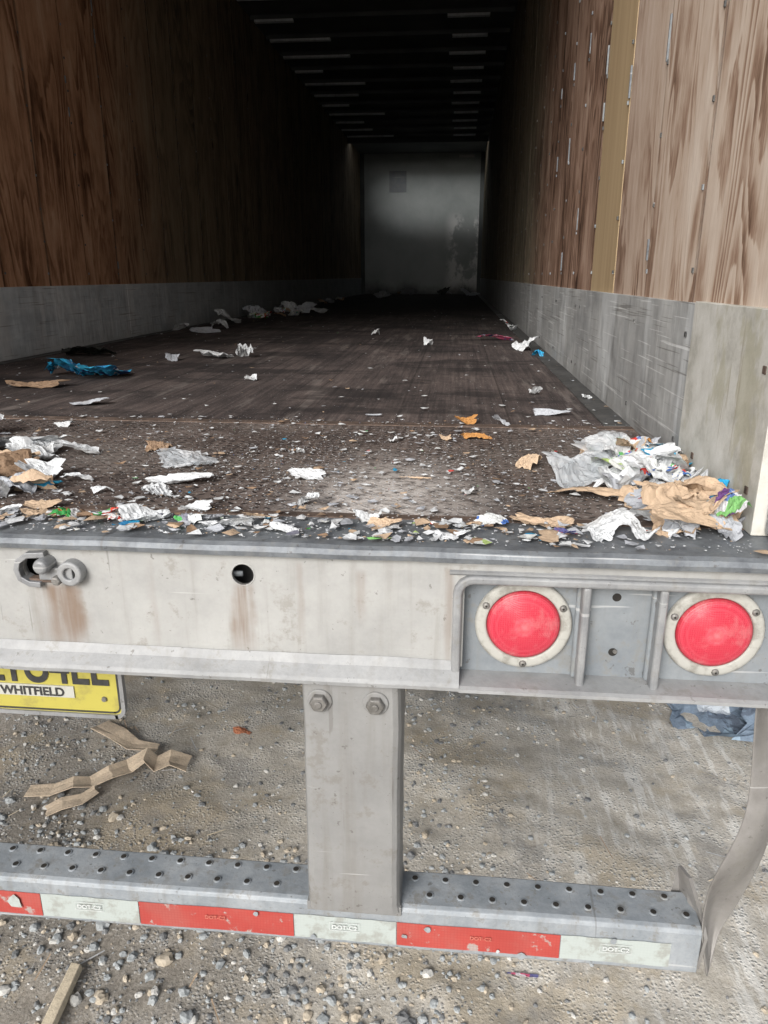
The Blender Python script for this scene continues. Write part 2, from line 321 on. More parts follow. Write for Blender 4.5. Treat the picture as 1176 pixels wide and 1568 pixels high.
# ------------------------------------------------------------ trailer box
b = MB()
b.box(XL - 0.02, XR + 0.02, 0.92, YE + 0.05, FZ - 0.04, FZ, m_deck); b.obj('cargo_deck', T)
b = MB(); b.box(XL - 0.01, XR + 0.01, 0.142, 0.885, FZ - 0.03, FZ + 0.001, m_tread); b.obj('tread_plate', T, 0.002)
b = MB(); b.box(XL - 0.01, XR + 0.01, 0.885, 0.925, FZ - 0.03, FZ + 0.003, m_rust)
b.box(XL - 0.01, XR + 0.01, 0.118, 0.142, FZ - 0.03, FZ + 0.002, m_rust); b.obj('deck_joint', T, 0.002)
b = MB(); b.box(XR - 0.075, XR, 0.93, YE, FZ - 0.01, FZ + 0.003, m_darkst); b.box(XL, XL + 0.075, 0.93, YE, FZ - 0.01, FZ + 0.003, m_darkst); b.obj('deck_edge_strip', T, 0.001)

# plywood lining, one panel per bay
SC = 0.32
def lining(name, xa, xb, off, m, tan=None):
    b = MB(); y = off - 0.4
    while y < YE:
        y0 = max(y + 0.0035, 0.09); y1 = min(y + 0.3965, YE)
        if y1 > y0:
            j = random.uniform(-0.003, 0.003)
            b.box(xa + j, xb + j, y0, y1, FZ + SC - 0.005, CH, m_tan if (tan and abs(y - tan) < 0.05) else m)
        y += 0.4
    return b.obj(name, T, 0.0012)
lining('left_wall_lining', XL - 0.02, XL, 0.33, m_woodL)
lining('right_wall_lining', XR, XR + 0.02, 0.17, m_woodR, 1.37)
b = MB()   # backing posts, nails
b.box(XL - 0.05, XL - 0.025, 0.0, YE, FZ, CH, m_darkst); b.box(XR + 0.025, XR + 0.05, 0.0, YE, FZ, CH, m_darkst); b.obj('wall_backing', T)
b = MB()
def nail(x, y, z, s, w=0.004, h=0.006, m=m_bolt):
    b.box(min(x, x + s), max(x, x + s), y - w, y + w, z - h, z + h, m)
for k in range(34):
    for side, off in ((-1, 0.33), (1, 0.17)):
        y = off + 0.4 * k
        if y > 9: continue
        z = FZ + SC + 0.06
        while z < CH - 0.05:
            xx = XL if side < 0 else XR
            nail(xx, y + 0.012 * (1 if (k % 2) else -1) + random.uniform(-.003, .003), z, 0.0045 * -side, 0.003, 0.005, m_darkst if random.random() < 0.85 else m_recess)
            if k < 9 and random.random() < 0.16: nail(xx, y, z + 0.05, 0.005 * -side, 0.003, random.uniform(0.015, 0.05), m_nose)
            z += 0.15
b.obj('panel_fasteners', T)

# scuff liners
def plate(b, xs, y0, y1, z0, z1, th, m):
    b.box(min(xs, xs + th), max(xs, xs + th), y0, y1, z0, z1, m)
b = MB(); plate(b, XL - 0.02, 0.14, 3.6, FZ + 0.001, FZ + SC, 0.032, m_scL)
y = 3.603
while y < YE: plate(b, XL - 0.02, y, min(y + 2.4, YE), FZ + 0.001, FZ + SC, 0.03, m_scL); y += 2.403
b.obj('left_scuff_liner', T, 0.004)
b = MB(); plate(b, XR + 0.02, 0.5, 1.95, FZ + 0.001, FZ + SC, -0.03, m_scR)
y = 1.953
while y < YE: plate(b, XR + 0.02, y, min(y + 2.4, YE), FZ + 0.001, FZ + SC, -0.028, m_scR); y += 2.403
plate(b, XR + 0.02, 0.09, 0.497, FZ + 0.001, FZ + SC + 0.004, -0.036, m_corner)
for yy in (0.55, 1.0, 1.9, 2.0, 2.6, 3.2):
    for zz in (0.05, 0.26):
        b.box(XR - 0.013, XR - 0.01, yy - 0.005, yy + 0.005, FZ + zz - 0.005, FZ + zz + 0.005, m_darkst)
for yy, zz in ((0.13, 0.06), (0.13, 0.24), (0.4, 0.05)):
    b.box(XR - 0.018, XR - 0.0155, yy - 0.006, yy + 0.006, FZ + zz - 0.006, FZ + zz + 0.006, m_rust)
b.obj('right_scuff_liner', T, 0.003)

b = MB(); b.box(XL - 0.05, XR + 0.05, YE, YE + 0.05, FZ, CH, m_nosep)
b.box(-1.45, -1.1, YE - 0.012, YE + 0.001, 3.2, 3.6, m_recess)
b.box(-1.42, -1.13, YE - 0.016, YE - 0.012, 3.23, 3.57, m_recess)
b.box(XL, XL + 0.08, YE - 0.05, YE - 0.001, FZ, CH, m_roof); b.box(XR - 0.08, XR, YE - 0.05, YE - 0.001, FZ, CH, m_roof)
b.box(-0.05, 0.25, YE - 0.02, YE - 0.001, CH - 0.09, CH - 0.04, m_skin)  # pale strip paints in the light leaking through at the roof
b.obj('nose_wall', T, 0.003)
# roof with an added slot that lets skylight onto the nose wall
RA, RB = YE - 1.75, YE - 1.35
b = MB(); b.box(XL - 0.06, XR + 0.06, 0.1, RA, CH, CH + 0.03, m_roof); b.box(XL - 0.06, XR + 0.06, RB, YE + 0.05, CH, CH + 0.03, m_roof)
b.box(XL - 0.06, XL, RA, RB, CH, CH + 0.03, m_roof); b.box(XR, XR + 0.06, RA, RB, CH, CH + 0.03, m_roof)
b.box(XL, XR, RA - 0.03, RA - 0.005, CH - 0.08, CH - 0.001, m_roof)  # deep lip added to hide the slot from behind
b.obj('roof', T)
b = MB(); y = 0.8; k = 0
while y < RA - 0.2:
    b.box(XL + 0.02, XR - 0.02, y, y + 0.03, CH - 0.035, CH - 0.001, m_roof)
    b.box(XL + 0.02, XR - 0.02, y - 0.01, y + 0.04, CH - 0.04, CH - 0.0355, m_roof)
    if 5 < y < 13:  # pale pieces put the lit stretches of the bows into the colour
        b.box(-0.15 + 0.02*math.sin(k*3), 0.22, y - 0.011, y + 0.041, CH - 0.062, CH - 0.0405, m_rib_lit)
        b.box(-1.98, -1.4 + 0.25*math.sin(k*2.3), y - 0.011, y + 0.041, CH - 0.062, CH - 0.0405, m_rib_lit)
    y += 0.61; k += 1
b.obj('roof_bows', T)
b = MB()
b.box(XL - 0.075, XL - 0.05, 0.1, YE + 0.06, 1.0, CH + 0.05, m_skin); b.box(XR + 0.05, XR + 0.075, 0.1, YE + 0.06, 1.0, CH + 0.05, m_skin)
b.box(XL - 0.05, XR + 0.05, YE + 0.051, YE + 0.075, 1.0, CH + 0.05, m_skin); b.obj('outer_skin', T, 0.004)
b = MB()
b.box(XL - 0.075, XL, -0.02, 0.088, 1.225, CH + 0.06, m_frame); b.box(XR, XR + 0.075, -0.02, 0.088, 1.225, CH + 0.06, m_frame)
b.box(XL, XR, -0.02, 0.088, CH - 0.06, CH + 0.06, m_frame); b.obj('rear_door_frame', T, 0.006)
b = MB()
for s, x in ((-1, XL - 0.13), (1, XR + 0.085)):
    b.box(x, x + 0.045, 0.1, 1.33, 1.22, CH, m_skin)
    for zz in (1.5, 2.1, 2.9, 3.6):
        b.box(x - 0.005 if s > 0 else x + 0.02, x + 0.03 if s > 0 else x + 0.05, -0.01, 0.12, zz, zz + 0.08, m_bolt)
b.obj('open_rear_doors', T, 0.004)

# ------------------------------------------------------------ rear sill
def extrude(b, prof, x0, x1, m, cap=True, nx=1, amp=0.0):
    n = len(prof); vs = []
    for i in range(nx + 1):
        x = x0 + (x1 - x0) * i / nx
        for y, z in prof:
            vs.append((x, y + amp*mn.noise(Vector((x*7, z*30, 2))), z + amp*mn.noise(Vector((x*9, z*10, 7)))))
    fs = [(k*n+i, k*n+(i+1) % n, (k+1)*n + (i+1) % n, (k+1)*n + i) for k in range(nx) for i in range(n)]
    if cap: fs += [tuple(range(n))[::-1], tuple(range(nx*n, nx*n+n))]
    b.add(vs, fs, m)
x0, x1 = XL - 0.07, XR + 0.07
b = MB(); extrude(b, [(0.118, FZ), (-0.004, FZ), (-0.012, FZ-0.004), (-0.016, FZ-0.011), (-0.013, FZ-0.019), (0.0, FZ-0.022), (0.03, FZ-0.022), (0.03, FZ-0.012), (0.118, FZ-0.012)], x0, x1, m_nose, True, 160, 0.0022)
b.obj('deck_nosing', T, smooth=False)
b = MB(); b.box(x0, x1, 0.0, 0.006, 1.03, FZ - 0.0222, m_sill)
face = b.obj('sill_face', T)
cut = MB()
def prism(b, pts, y0, y1, m):
    n = len(pts); vs = [(p[0], y0, p[1]) for p in pts] + [(p[0], y1, p[1]) for p in pts]
    b.add(vs, [tuple(range(n)), tuple(range(2*n-1, n-1, -1))] + [(i, n+i, n+(i+1) % n, (i+1) % n) for i in range(n)], m)
def obround(x0_, x1_, z, r, n=10):
    pts = []
    for i in range(n + 1):
        a = -math.pi/2 + math.pi * i / n; pts.append((x1_ - r + r*math.cos(a), z + r*math.sin(a)))
    for i in range(n + 1):
        a = math.pi/2 + math.pi * i / n; pts.append((x0_ + r + r*math.cos(a), z + r*math.sin(a)))
    return pts
for cx in (-0.3065, -1.2735):
    prism(cut, [(cx + .0165*math.cos(i*math.pi/16), 1.166 + .0165*math.sin(i*math.pi/16)) for i in range(32)], -0.05, 0.05, m_hole)
prism(cut, obround(-0.650, -0.595, 1.164, 0.021), -0.05, 0.05, m_hole)
prism(cut, obround(-0.985, -0.93, 1.164, 0.021), -0.05, 0.05, m_hole)
cut.box(0.022, 0.492, -0.05, 0.05, 1.012, 1.172, m_hole); cut.box(-2.072, -1.602, -0.05, 0.05, 1.012, 1.172, m_hole)
co = cut.obj('cutter')
mod = face.modifiers.new('h', 'BOOLEAN'); mod.operation = 'DIFFERENCE'; mod.object = co; mod.solver = 'EXACT'
C.view_layer.objects.active = face
dg = C.evaluated_depsgraph_get(); me = D.meshes.new_from_object(face.evaluated_get(dg)); face.modifiers.clear(); face.data = me
D.objects.remove(co)
b = MB()
extrude(b, [(-0.002, 1.041), (0.008, 1.03), (0.12, 1.012), (0.12, 1.0), (-0.022, 1.0), (-0.027, 1.003), (-0.028, 1.009), (-0.024, 1.014), (-0.009, 1.028)], x0, 0.018, m_ledge, True, 80, 0.0018)
extrude(b, [(0.02, 1.012), (0.12, 1.012), (0.12, 1.0), (-0.022, 0.998), (-0.028, 1.002), (-0.028, 1.007), (-0.022, 1.01)], 0.018, x1, m_ledge, True, 30, 0.001)
b.obj('sill_ledge', T, smooth=False)
b = MB(); b.box(x0 + 0.01, x1 - 0.01, 0.05, 0.056, 1.013, FZ - 0.035, m_darkst); b.obj('sill_back_web', T)
b = MB()
extrude(b, [(-0.0005, FZ-0.034), (-0.004, FZ-0.036), (-0.004, FZ-0.039), (-0.0005, FZ-0.042)], 0.0, x1, m_frame); b.obj('sill_bead', T)

# lamp boxes
def ring_sweep(b, path, w, y0, y1, m):
    L, R = [], []
    n = len(path)
    for i, p in enumerate(path):
        a = path[max(i-1, 0)]; c = path[min(i+1, n-1)]
        d = Vector((c[0]-a[0], c[1]-a[1])).normalized(); nn = Vector((-d.y, d.x))
        L.append((p[0] + nn.x*w/2, p[1] + nn.y*w/2)); R.append((p[0] - nn.x*w/2, p[1] - nn.y*w/2))
    vs = []
    for i in range(n): vs += [(L[i][0], y0, L[i][1]), (R[i][0], y0, R[i][1]), (R[i][0], y1, R[i][1]), (L[i][0], y1, L[i][1])]
    fs = []
    for i in range(n - 1):
        for k in range(4): fs.append((i*4+k, i*4+(k+1) % 4, (i+1)*4+(k+1) % 4, (i+1)*4+k))
    fs += [(0, 1, 2, 3), ((n-1)*4+3, (n-1)*4+2, (n-1)*4+1, (n-1)*4)]
    b.add(vs, fs, m)
g = G('red_lens', 0.38, spec=0.4)
rad = g.math('SQRT', g.math('ADD', g.math('POWER', g.xyz()[0], 2.0), g.math('POWER', g.xyz()[2], 2.0)))
rr = g.math('MULTIPLY', g.math('SINE', g.math('MULTIPLY', rad, 2600.0)), 0.5)
c = g.ramp(g.math('MULTIPLY', rad, 18.0), [(0.0, (0.66,0.14,0.16)), (0.14, (0.48,0.03,0.05)), (0.22, (0.56,0.05,0.08)), (0.3, (0.5,0.03,0.055)), (0.8, (0.5,0.028,0.055)), (0.86, (0.56,0.05,0.08)), (0.97, (0.34,0.01,0.025))])
c = g.mix(g.math('MULTIPLY', g.math('ADD', rr, 0.5), 0.12), c, (0.36,0.01,0.03))
c = g.mix(g.math('MULTIPLY', g.sstep(g.noise(35, 5, 0.75), 0.46, 0.66), 0.35), c, (0.52,0.24,0.24))
hx = g.vor(300, feat='DISTANCE_TO_EDGE', rnd=0.0)
c = g.mix(g.math('MULTIPLY', g.sstep(hx, 0.15, 0.02), 0.2), c, (0.7,0.15,0.18))
g.bump(g.math('ADD', rr, g.math('MULTIPLY', hx, 1.2)), 0.35, 0.001); m_red = g.col(c)
g = G('lamp_flange', 0.65); m_fl = g.col(g.mix(g.math('MULTIPLY', g.sstep(g.noise(30, 5, 0.7), 0.46, 0.64), 0.7), (0.4,0.395,0.365), (0.2,0.19,0.165)))
def lampbox(mx, nm):
    b = MB()
    pth = [(0.012, 1.006), (0.012, 1.15)] + [(0.036 - 0.024*math.cos(a), 1.15 + 0.024*math.sin(a)) for a in [math.pi/8*i for i in range(1, 5)]] + [(0.53, 1.174)]
    ring_sweep(b, [(mx(px), pz) for px, pz in pth], 0.013, -0.011, 0.03, m_frame)
    for xd in (0.196, 0.303):
        a, c_ = sorted((mx(xd - 0.006), mx(xd + 0.006))); b.box(a, c_, -0.007, 0.022, 1.006, 1.168, m_frame)
        a, c_ = sorted((mx(xd - 0.011), mx(xd + 0.011))); b.box(a, c_, 0.012, 0.0225, 1.0125, 1.167, m_recess)
    b.obj('lamp_frame' + nm, T, 0.004, seg=3)
    b = MB(); a, c_ = sorted((mx(0.016), mx(0.53))); b.box(a, c_, 0.024, 0.029, 1.012, 1.18, m_recess)
    for xh, zh in ((0.244, 1.142), (0.246, 1.053)): b.lathe(mx(xh), 0.0, zh, [(0.0065, 0.0235), (0.006, 0.0232)], m_hole, 20)
    b.lathe(mx(0.249), 0.0, 1.0545, [(0.0035, 0.0229), (0.003, 0.021)], m_bolt, 12)
    b.obj('lamp_back_plate' + nm, T)
    for i, xl in enumerate((0.111, 0.385)):
        b = MB()
        b.lathe(0, 0, 0, [(0.0715, 0.002), (0.0715, -0.002), (0.070, -0.005), (0.0665, -0.0062), (0.058, -0.0064), (0.056, -0.006), (0.0545, -0.003), (0.054, 0.0)], m_fl, 64, False)
        b.lathe(0, 0, 0, [(0.0542, 0.0), (0.054, -0.004), (0.0525, -0.0075), (0.046, -0.0105), (0.03, -0.0135), (0.014, -0.0148), (0.004, -0.015)], m_red, 64)
        for a in (28, 152, 272):
            a = math.radians(a + (6 if i else 0)); cx, cz = 0.0635*math.cos(a), 0.0635*math.sin(a)
            b.lathe(cx, 0, cz, [(0.0055, -0.005), (0.0055, -0.0075), (0.004, -0.0092), (0.001, -0.0096)], m_bolt, 14)
            b.lathe(cx, 0, cz, [(0.0018, -0.0097), (0.0016, -0.0099)], m_hole, 8)
        o = b.obj('tail_light' + nm + ('_b' if i else '_a'), T, smooth=True); o.location = (mx(xl), 0.021, 1.095)
lampbox(lambda x: x, ''); lampbox(lambda x: -1.58 - x, '_left')

b = MB()
for cx in (-0.3065, -1.2735):
    b.lathe(cx, 0, 1.166, [(0.0165, 0.006), (0.0165, -0.0005), (0.018, -0.0012), (0.019, 0.0)], m_sill, 32, False)
    b.box(cx - 0.03, cx - 0.004, 0.012, 0.016, 1.158, 1.166, m_recess)
b.obj('sill_hole_rim', T, smooth=True)
# door-hold hook bracket: C-shaped collar, thick pin and an eye plate standing off the sill
def latch(c0, s):
    b = MB(); X = lambda d: c0 + s*d
    pts = [(X(-0.012 + 0.006), 1.190), (X(-0.035), 1.188), (X(-0.05), 1.178), (X(-0.054), 1.164), (X(-0.05), 1.150), (X(-0.036), 1.142), (X(-0.018), 1.141)]
    ring_sweep(b, pts, 0.009, -0.012, 0.012, m_frame)
    b.lathe(X(-0.006), 0, 1.176, [(0.012, 0.02), (0.012, -0.022), (0.0105, -0.027), (0.007, -0.029)], m_frame, 24)
    a, c_ = sorted((X(-0.018), X(0.035))); b.box(a, c_, -0.012, 0.008, 1.150, 1.170, m_frame)
    b.lathe(X(0.033), 0, 1.163, [(0.0195, 0.004), (0.0195, -0.016), (0.0175, -0.0185), (0.0105, -0.0185), (0.0095, -0.017), (0.0095, -0.006)], m_frame, 28, False)
    b.lathe(X(0.033), 0, 1.163, [(0.0097, -0.007), (0.009, -0.0072)], m_hole, 20)
    b.lathe(X(0.012), 0, 1.152, [(0.008, 0), (0.008, -0.02), (0.006, -0.022)], m_bolt, 6)
    a, c_ = sorted((X(-0.04), X(0.0))); b.box(a, c_, -0.006, 0.01, 1.143, 1.149, m_rust)
    b.obj('door_hook_bracket', T, 0.0022)
latch(-0.6015, 1); latch(-0.9785, -1)

# ------------------------------------------------------------ underride guard
BX0, BX1 = -2.02, 0.432
b = MB()
pr = [(0.0, 0.474), (0.0, 0.553), (0.003, 0.5595), (0.010, 0.5625), (0.08, 0.564), (0.086, 0.558), (0.086, 0.474), (0.08, 0.467), (0.006, 0.467)]
n = len(pr); NX = 70; vs = []
for i in range(NX + 1):
    x = BX0 + (BX1 - BX0) * i / NX
    for y, z in pr:
        k = mn.noise(Vector((x * 2.5, y * 5, z * 5))) * 0.003; vs.append((x, y + k, z + k * 0.8))
fs = [(i*n+j, i*n+(j+1) % n, (i+1)*n+(j+1) % n, (i+1)*n+j) for i in range(NX) for j in range(n)] + [tuple(range(n)), tuple(range(NX*n, NX*n+n))[::-1]]
b.add(vs, fs, m_galv); b.obj('bumper_tube', T, 0.0015)
b = MB()
x = BX0 + 0.03; i = 0
while x < BX1 - 0.02:
    for yy, ox in ((0.066, 0.0), (0.03, 0.027)):
        xx = x + ox
        if (-0.245 < xx < -0.05) or (-1.53 < xx < -1.335): continue
        b.lathez(xx, yy, 0.5625, [(0.0072, 0.001), (0.0068, 0.003), (0.0052, 0.0032)], m_galv, 14)
        b.lathez(xx, yy, 0.5625, [(0.0052, 0.0032), (0.005, 0.0034)], m_hole, 14)
    x += 0.054
b.obj('bumper_perforation', T)
g = G('red_tape', 0.5); c = g.mix(g.sstep(g.noise(26, 5, 0.7), 0.58, 0.64), g.ramp(g.noise(7), [(0.3, (0.34,0.045,0.038)), (0.7, (0.43,0.07,0.058))]), (0.36,0.3,0.28))
c = g.mix(g.math('MULTIPLY', g.sstep(g.noise(9, 5, 0.7), 0.45, 0.65), 0.2), c, (0.3,0.2,0.17))
c = g.mix(g.math('MULTIPLY', g.sstep(g.vor(180, feat='DISTANCE_TO_EDGE', rnd=0.0), 0.1, 0.03), 0.35), c, (0.27,0.025,0.02)); m_rt = g.col(c)
g = G('white_tape', 0.5); c = g.mix(g.math('MULTIPLY', g.sstep(g.noise(22, 5, 0.7), 0.46, 0.6), 0.65), (0.4,0.44,0.425), (0.25,0.245,0.22))
c = g.mix(g.math('MULTIPLY', g.sstep(g.vor(180, feat='DISTANCE_TO_EDGE', rnd=0.0), 0.1, 0.03), 0.3), c, (0.34,0.38,0.37)); m_wt = g.col(c)
b = MB(); edges = [(-1.994, -1.814, 'w'), (-1.814, -1.534, 'r'), (-1.534, -1.354, 'w'), (-1.354, -1.07, 'r'), (-1.07, -0.997, 'w'), (-0.997, -0.717, 'r'), (-0.717, -0.534, 'w'), (-0.534, -0.254, 'r'), (-0.254, -0.074, 'w'), (-0.074, 0.204, 'r'), (0.204, 0.385, 'w')]
def bz(x, y, z): return mn.noise(Vector((x * 2.5, y * 5, z * 5))) * 0.003
for a, c_, k in edges:
    N = 12; vs = []
    z0, z1 = 0.482, 0.532
    for i in range(N + 1):
        x = a + 0.0006 + (c_ - a - 0.0012) * i / N
        e = 0.0006 * math.sin(x * 300)
        for z in (z0 + e, z1 + e): vs.append((x, -0.0012 + min(bz(x,0,0.474), bz(x,0,0.553)), z))
    b.add(vs, [(2*i, 2*i+2, 2*i+3, 2*i+1) for i in range(N)], m_rt if k == 'r' else m_wt)
for (x, z, s, m) in ((-0.765, 0.512, 0.016, m_wt), (-0.02, 0.524, 0.007, m_galv), (-0.32, 0.528, 0.006, m_galv), (-0.06, 0.505, 0.005, m_galv), (0.10, 0.488, 0.004, p_white), (-0.22, 0.487, 0.006, m_galv), (0.14, 0.482, 0.008, m_galv), (0.29, 0.53, 0.006, m_galv)):
    pts = [(x + s*random.uniform(.6, 1.2)*math.cos(t), z + s*random.uniform(.6, 1.2)*math.sin(t)) for t in [i*math.pi/4 for i in range(8)]]
    b.add([(px, -0.0042, pz) for px, pz in pts], [tuple(range(8))], m)
b.obj('reflective_tape', T)
g = G('print_grey', 0.5); m_ink = g.col(g.ramp(g.noise(50), [(0.3, (0.52,0.54,0.54)), (0.7, (0.6,0.62,0.62))]))
g = G('print_red', 0.5); m_inkr = g.col(g.ramp(g.noise(50), [(0.3, (0.5,0.14,0.1)), (0.7, (0.52,0.18,0.14))]))
g = G('print_black', 0.5); m_inkb = g.col(g.ramp(g.noise(50), [(0.3, (0.02,0.02,0.02)), (0.7, (0.05,0.05,0.05))]))
def text(s, x, y, z, size, m, name, parent, bold=0.0, align='CENTER', sx=1):
    cu = D.curves.new(name, 'FONT'); cu.body = s; cu.size = size; cu.align_x = align; cu.extrude = 0.0003; cu.offset = bold
    o = D.objects.new(name, cu); C.scene.collection.objects.link(o)
    o.rotation_euler = (math.pi/2, 0, 0); o.location = (x, y, z); o.scale = (sx, 1, 1)
    cu.materials.append(m); o.parent = parent; return o
for x in (-0.625, -0.164, 0.295):
    text('DOT-C2', x, -0.0045, 0.510, 0.012, m_ink, 'tape_print', T, 0.0002)
    b = MB()
    ring_sweep(b, [(x-0.026, 0.506), (x+0.026, 0.506), (x+0.026, 0.523), (x-0.026, 0.523), (x-0.026, 0.506)], 0.0007, -0.0042, -0.0038, m_ink); b.obj('tape_print_box', T)
for x in (-0.394, 0.07): text('DOT-C2', x, -0.0045, 0.510, 0.010, m_inkr, 'tape_print', T, 0.0001)

# posts
b = MB()
for cx in (-0.147, -1.433):
    w = 0.077
    prof = [(-w, 0.09), (-w, 0.0), (-w+0.004, -0.008), (-w+0.012, -0.012), (w-0.012, -0.012), (w-0.004, -0.008), (w, 0.0), (w, 0.09), (w-0.006, 0.09), (w-0.006, 0.002), (w-0.014, -0.005), (-w+0.014, -0.005), (-w+0.006, 0.002), (-w+0.006, 0.09)]
    zs = [0.558, 0.575, 0.64, 0.7, 0.78, 0.85, 0.92, 1.0]; vs = []
    for k, z in enumerate(zs):
        for x, y in prof:
            vs.append((cx + x + mn.noise(Vector((z*6, x*3, 1)))*0.004 + (0.003 if k == 0 and x > 0 else 0), y + mn.noise(Vector((x*9, z*8, 4)))*0.003, z))
    n = len(prof)
    fs = [(i*n+j, i*n+(j+1) % n, (i+1)*n+(j+1) % n, (i+1)*n+j) for i in range(len(zs)-1) for j in range(n)]
    b.add(vs, fs, m_post)
    b.box(cx - w - 0.004, cx + w + 0.004, -0.004, -0.0015 + 0.01, 0.548, 0.566, m_post)
    for dx in (-0.047, 0.04):
        b.lathe(cx + dx, -0.0125, 0.967, [(0.02, 0.002), (0.02, -0.002), (0.0185, -0.0035)], m_post, 28)
        b.lathe(cx + dx, -0.016, 0.967, [(0.0145, 0.001), (0.0145, -0.008), (0.0125, -0.0105)], m_bolt, 6)
        b.lathe(cx + dx, -0.026, 0.967, [(0.006, 0.002), (0.006, -0.002), (0.005, -0.003)], m_bolt, 12)
b.obj('guard_post', T, 0.001)

# bent end plate
rows = [(1.0, .452, .545, 0.0, .05), (.95, .455, .545, 0.0, .05), (.85, .466, .545, .0, .055), (.80, .461, .54, -.004, .06), (.74, .449, .532, -.008, .05), (.69, .434, .522, -.006, .035), (.64, .427, .506, .0, .03), (.57, .428, .497, .0, .045), (.52, .437, .48, .0, .05), (.48, .447, .467, .0, .03), (.455, .453, .460, .01, .02)]
def endplate(mx, nm):
    b = MB(); vs = []; fs = []; K = 6
    for z, xa, xb, ya, yb in rows:
        for i in range(K):
            t = i/(K-1); vs.append((mx(xa + (xb-xa)*t), ya + (yb-ya)*t + 0.03*math.sin(math.pi*t)*math.sin(z*14) + 0.012*mn.noise(Vector((t*4, z*12, 3))), z))
    for j in range(len(rows)-1):
        for i in range(K-1): fs.append((j*K+i, j*K+i+1, (j+1)*K+i+1, (j+1)*K+i))
    b.add(vs, fs, m_wing); o = b.obj('bent_end_plate' + nm, T, smooth=True)
    s = o.modifiers.new('s', 'SOLIDIFY'); s.thickness = 0.005; s.offset = 0
    ss = o.modifiers.new('u', 'SUBSURF'); ss.levels = 2; ss.render_levels = 2
endplate(lambda x: x, ''); endplate(lambda x: -1.58 - x, '_left')
b = MB(); b.add([(0.404, 0.088, 0.555), (0.41, 0.088, 0.612), (0.420, 0.06, 0.612), (0.432, 0.03, 0.575), (0.436, 0.0, 0.545), (0.43, 0.0, 0.48), (0.43, 0.088, 0.48)], [(0, 1, 2, 3, 4, 5, 6)], m_wing)
o = b.obj('bumper_gusset', T); s = o.modifiers.new('s', 'SOLIDIFY'); s.thickness = 0.006

# chassis below the deck, wheels further forward
b = MB(); y = 0.4
while y < YE:
    b.box(XL + 0.02, XR - 0.02, y, y + 0.05, FZ - 0.052, FZ - 0.042, m_darkst); b.box(XL + 0.02, XR - 0.02, y + 0.022, y + 0.028, FZ - 0.13, FZ - 0.052, m_darkst)
    b.box(XL + 0.02, XR - 0.02, y, y + 0.05, FZ - 0.14, FZ - 0.13, m_darkst); y += 0.42
for x in (-1.3, -0.33): b.box(x, x + 0.05, 1.9, 8.0, 0.92, 1.078, m_darkst)
b.obj('chassis_crossmembers', T)
g = G('tyre_rubber', 0.85); m_ty = g.col(g.ramp(g.noise(20), [(0.3, (0.02,0.02,0.02)), (0.7, (0.05,0.048,0.045))]))
b = MB()
for yc in (3.6, 4.85):
    for x in (-2.0, -1.72, -0.14, 0.14):
        vs = []; n = 40; pr = [(0.3, 0), (0.47, -0.0), (0.505, 0.03), (0.51, 0.12), (0.505, 0.21), (0.47, 0.24), (0.3, 0.24), (0.28, 0.2), (0.12, 0.1), (0.1, 0.08)]
        for r, dx in pr:
            for i in range(n):
                a = 2*math.pi*i/n; vs.append((x + dx, yc + r*math.cos(a), 0.51 + r*math.sin(a)))
        fs = [(j*n+i, (j+1)*n+i, (j+1)*n+(i+1) % n, j*n+(i+1) % n) for j in range(len(pr)-1) for i in range(n)]
        b.add(vs, fs, m_ty)
    b.box(-1.8, 0.2, yc - 0.05, yc + 0.05, 0.46, 0.56, m_darkst)
b.obj('tandem_wheels', T, smooth=True)

# ------------------------------------------------------------ licence plate
g = G('plate_yellow', 0.5)
c = g.mix(g.math('MULTIPLY', g.sstep(g.noise(30, 5, 0.7), 0.5, 0.7), 0.5), (0.42,0.37,0.075), (0.22,0.19,0.07)); m_yl = g.col(c)
g = G('plate_white', 0.5); m_pw = g.col(g.mix(g.math('MULTIPLY', g.sstep(g.noise(30, 5, 0.7), 0.5, 0.7), 0.4), (0.44,0.44,0.4), (0.28,0.26,0.21)))
LP = empty('license_plate')
pz = 0.872; px0, px1 = -0.855, -0.55
def rr_(x0, x1, z0, z1, r):
    pts = []
    for cx, cz, a0 in ((x1-r, z0+r, -90), (x1-r, z1-r, 0), (x0+r, z1-r, 90), (x0+r, z0+r, 180)):
        for i in range(6): a = math.radians(a0 + 18*i); pts.append((cx + r*math.cos(a), cz + r*math.sin(a)))
    return pts
b = MB(); prism(b, rr_(px0, px1, pz, pz + 0.152, 0.014), 0.06, 0.0615, m_yl)
pts = rr_(px0 + 0.004, px1 - 0.004, pz + 0.004, pz + 0.148, 0.012); pts += pts[:2]; ring_sweep(b, pts, 0.003, 0.0588, 0.0599, m_inkb)
pts = rr_(px0 - 0.003, px1 + 0.003, pz - 0.003, pz + 0.155, 0.016); pts += pts[:2]; ring_sweep(b, pts, 0.007, 0.056, 0.066, m_frame)
b.box(-0.78, -0.632, 0.0575, 0.0597, pz + 0.030, pz + 0.052, m_pw); b.box(-0.84, -0.57, 0.0665, 0.075, pz + 0.03, pz + 0.2, m_darkst)
b.lathe(-0.58, 0.059, pz + 0.03, [(0.005, 0), (0.004, -0.003)], m_bolt, 10)
b.obj('plate_body', LP)
text('ZE1U4EE', -0.7, 0.0585, pz + 0.058, 0.088, m_inkb, 'plate_characters', LP, 0.0018, sx=0.78)
text('WHITFIELD', -0.706, 0.0567, pz + 0.033, 0.0225, m_inkb, 'plate_county', LP, 0.0006)

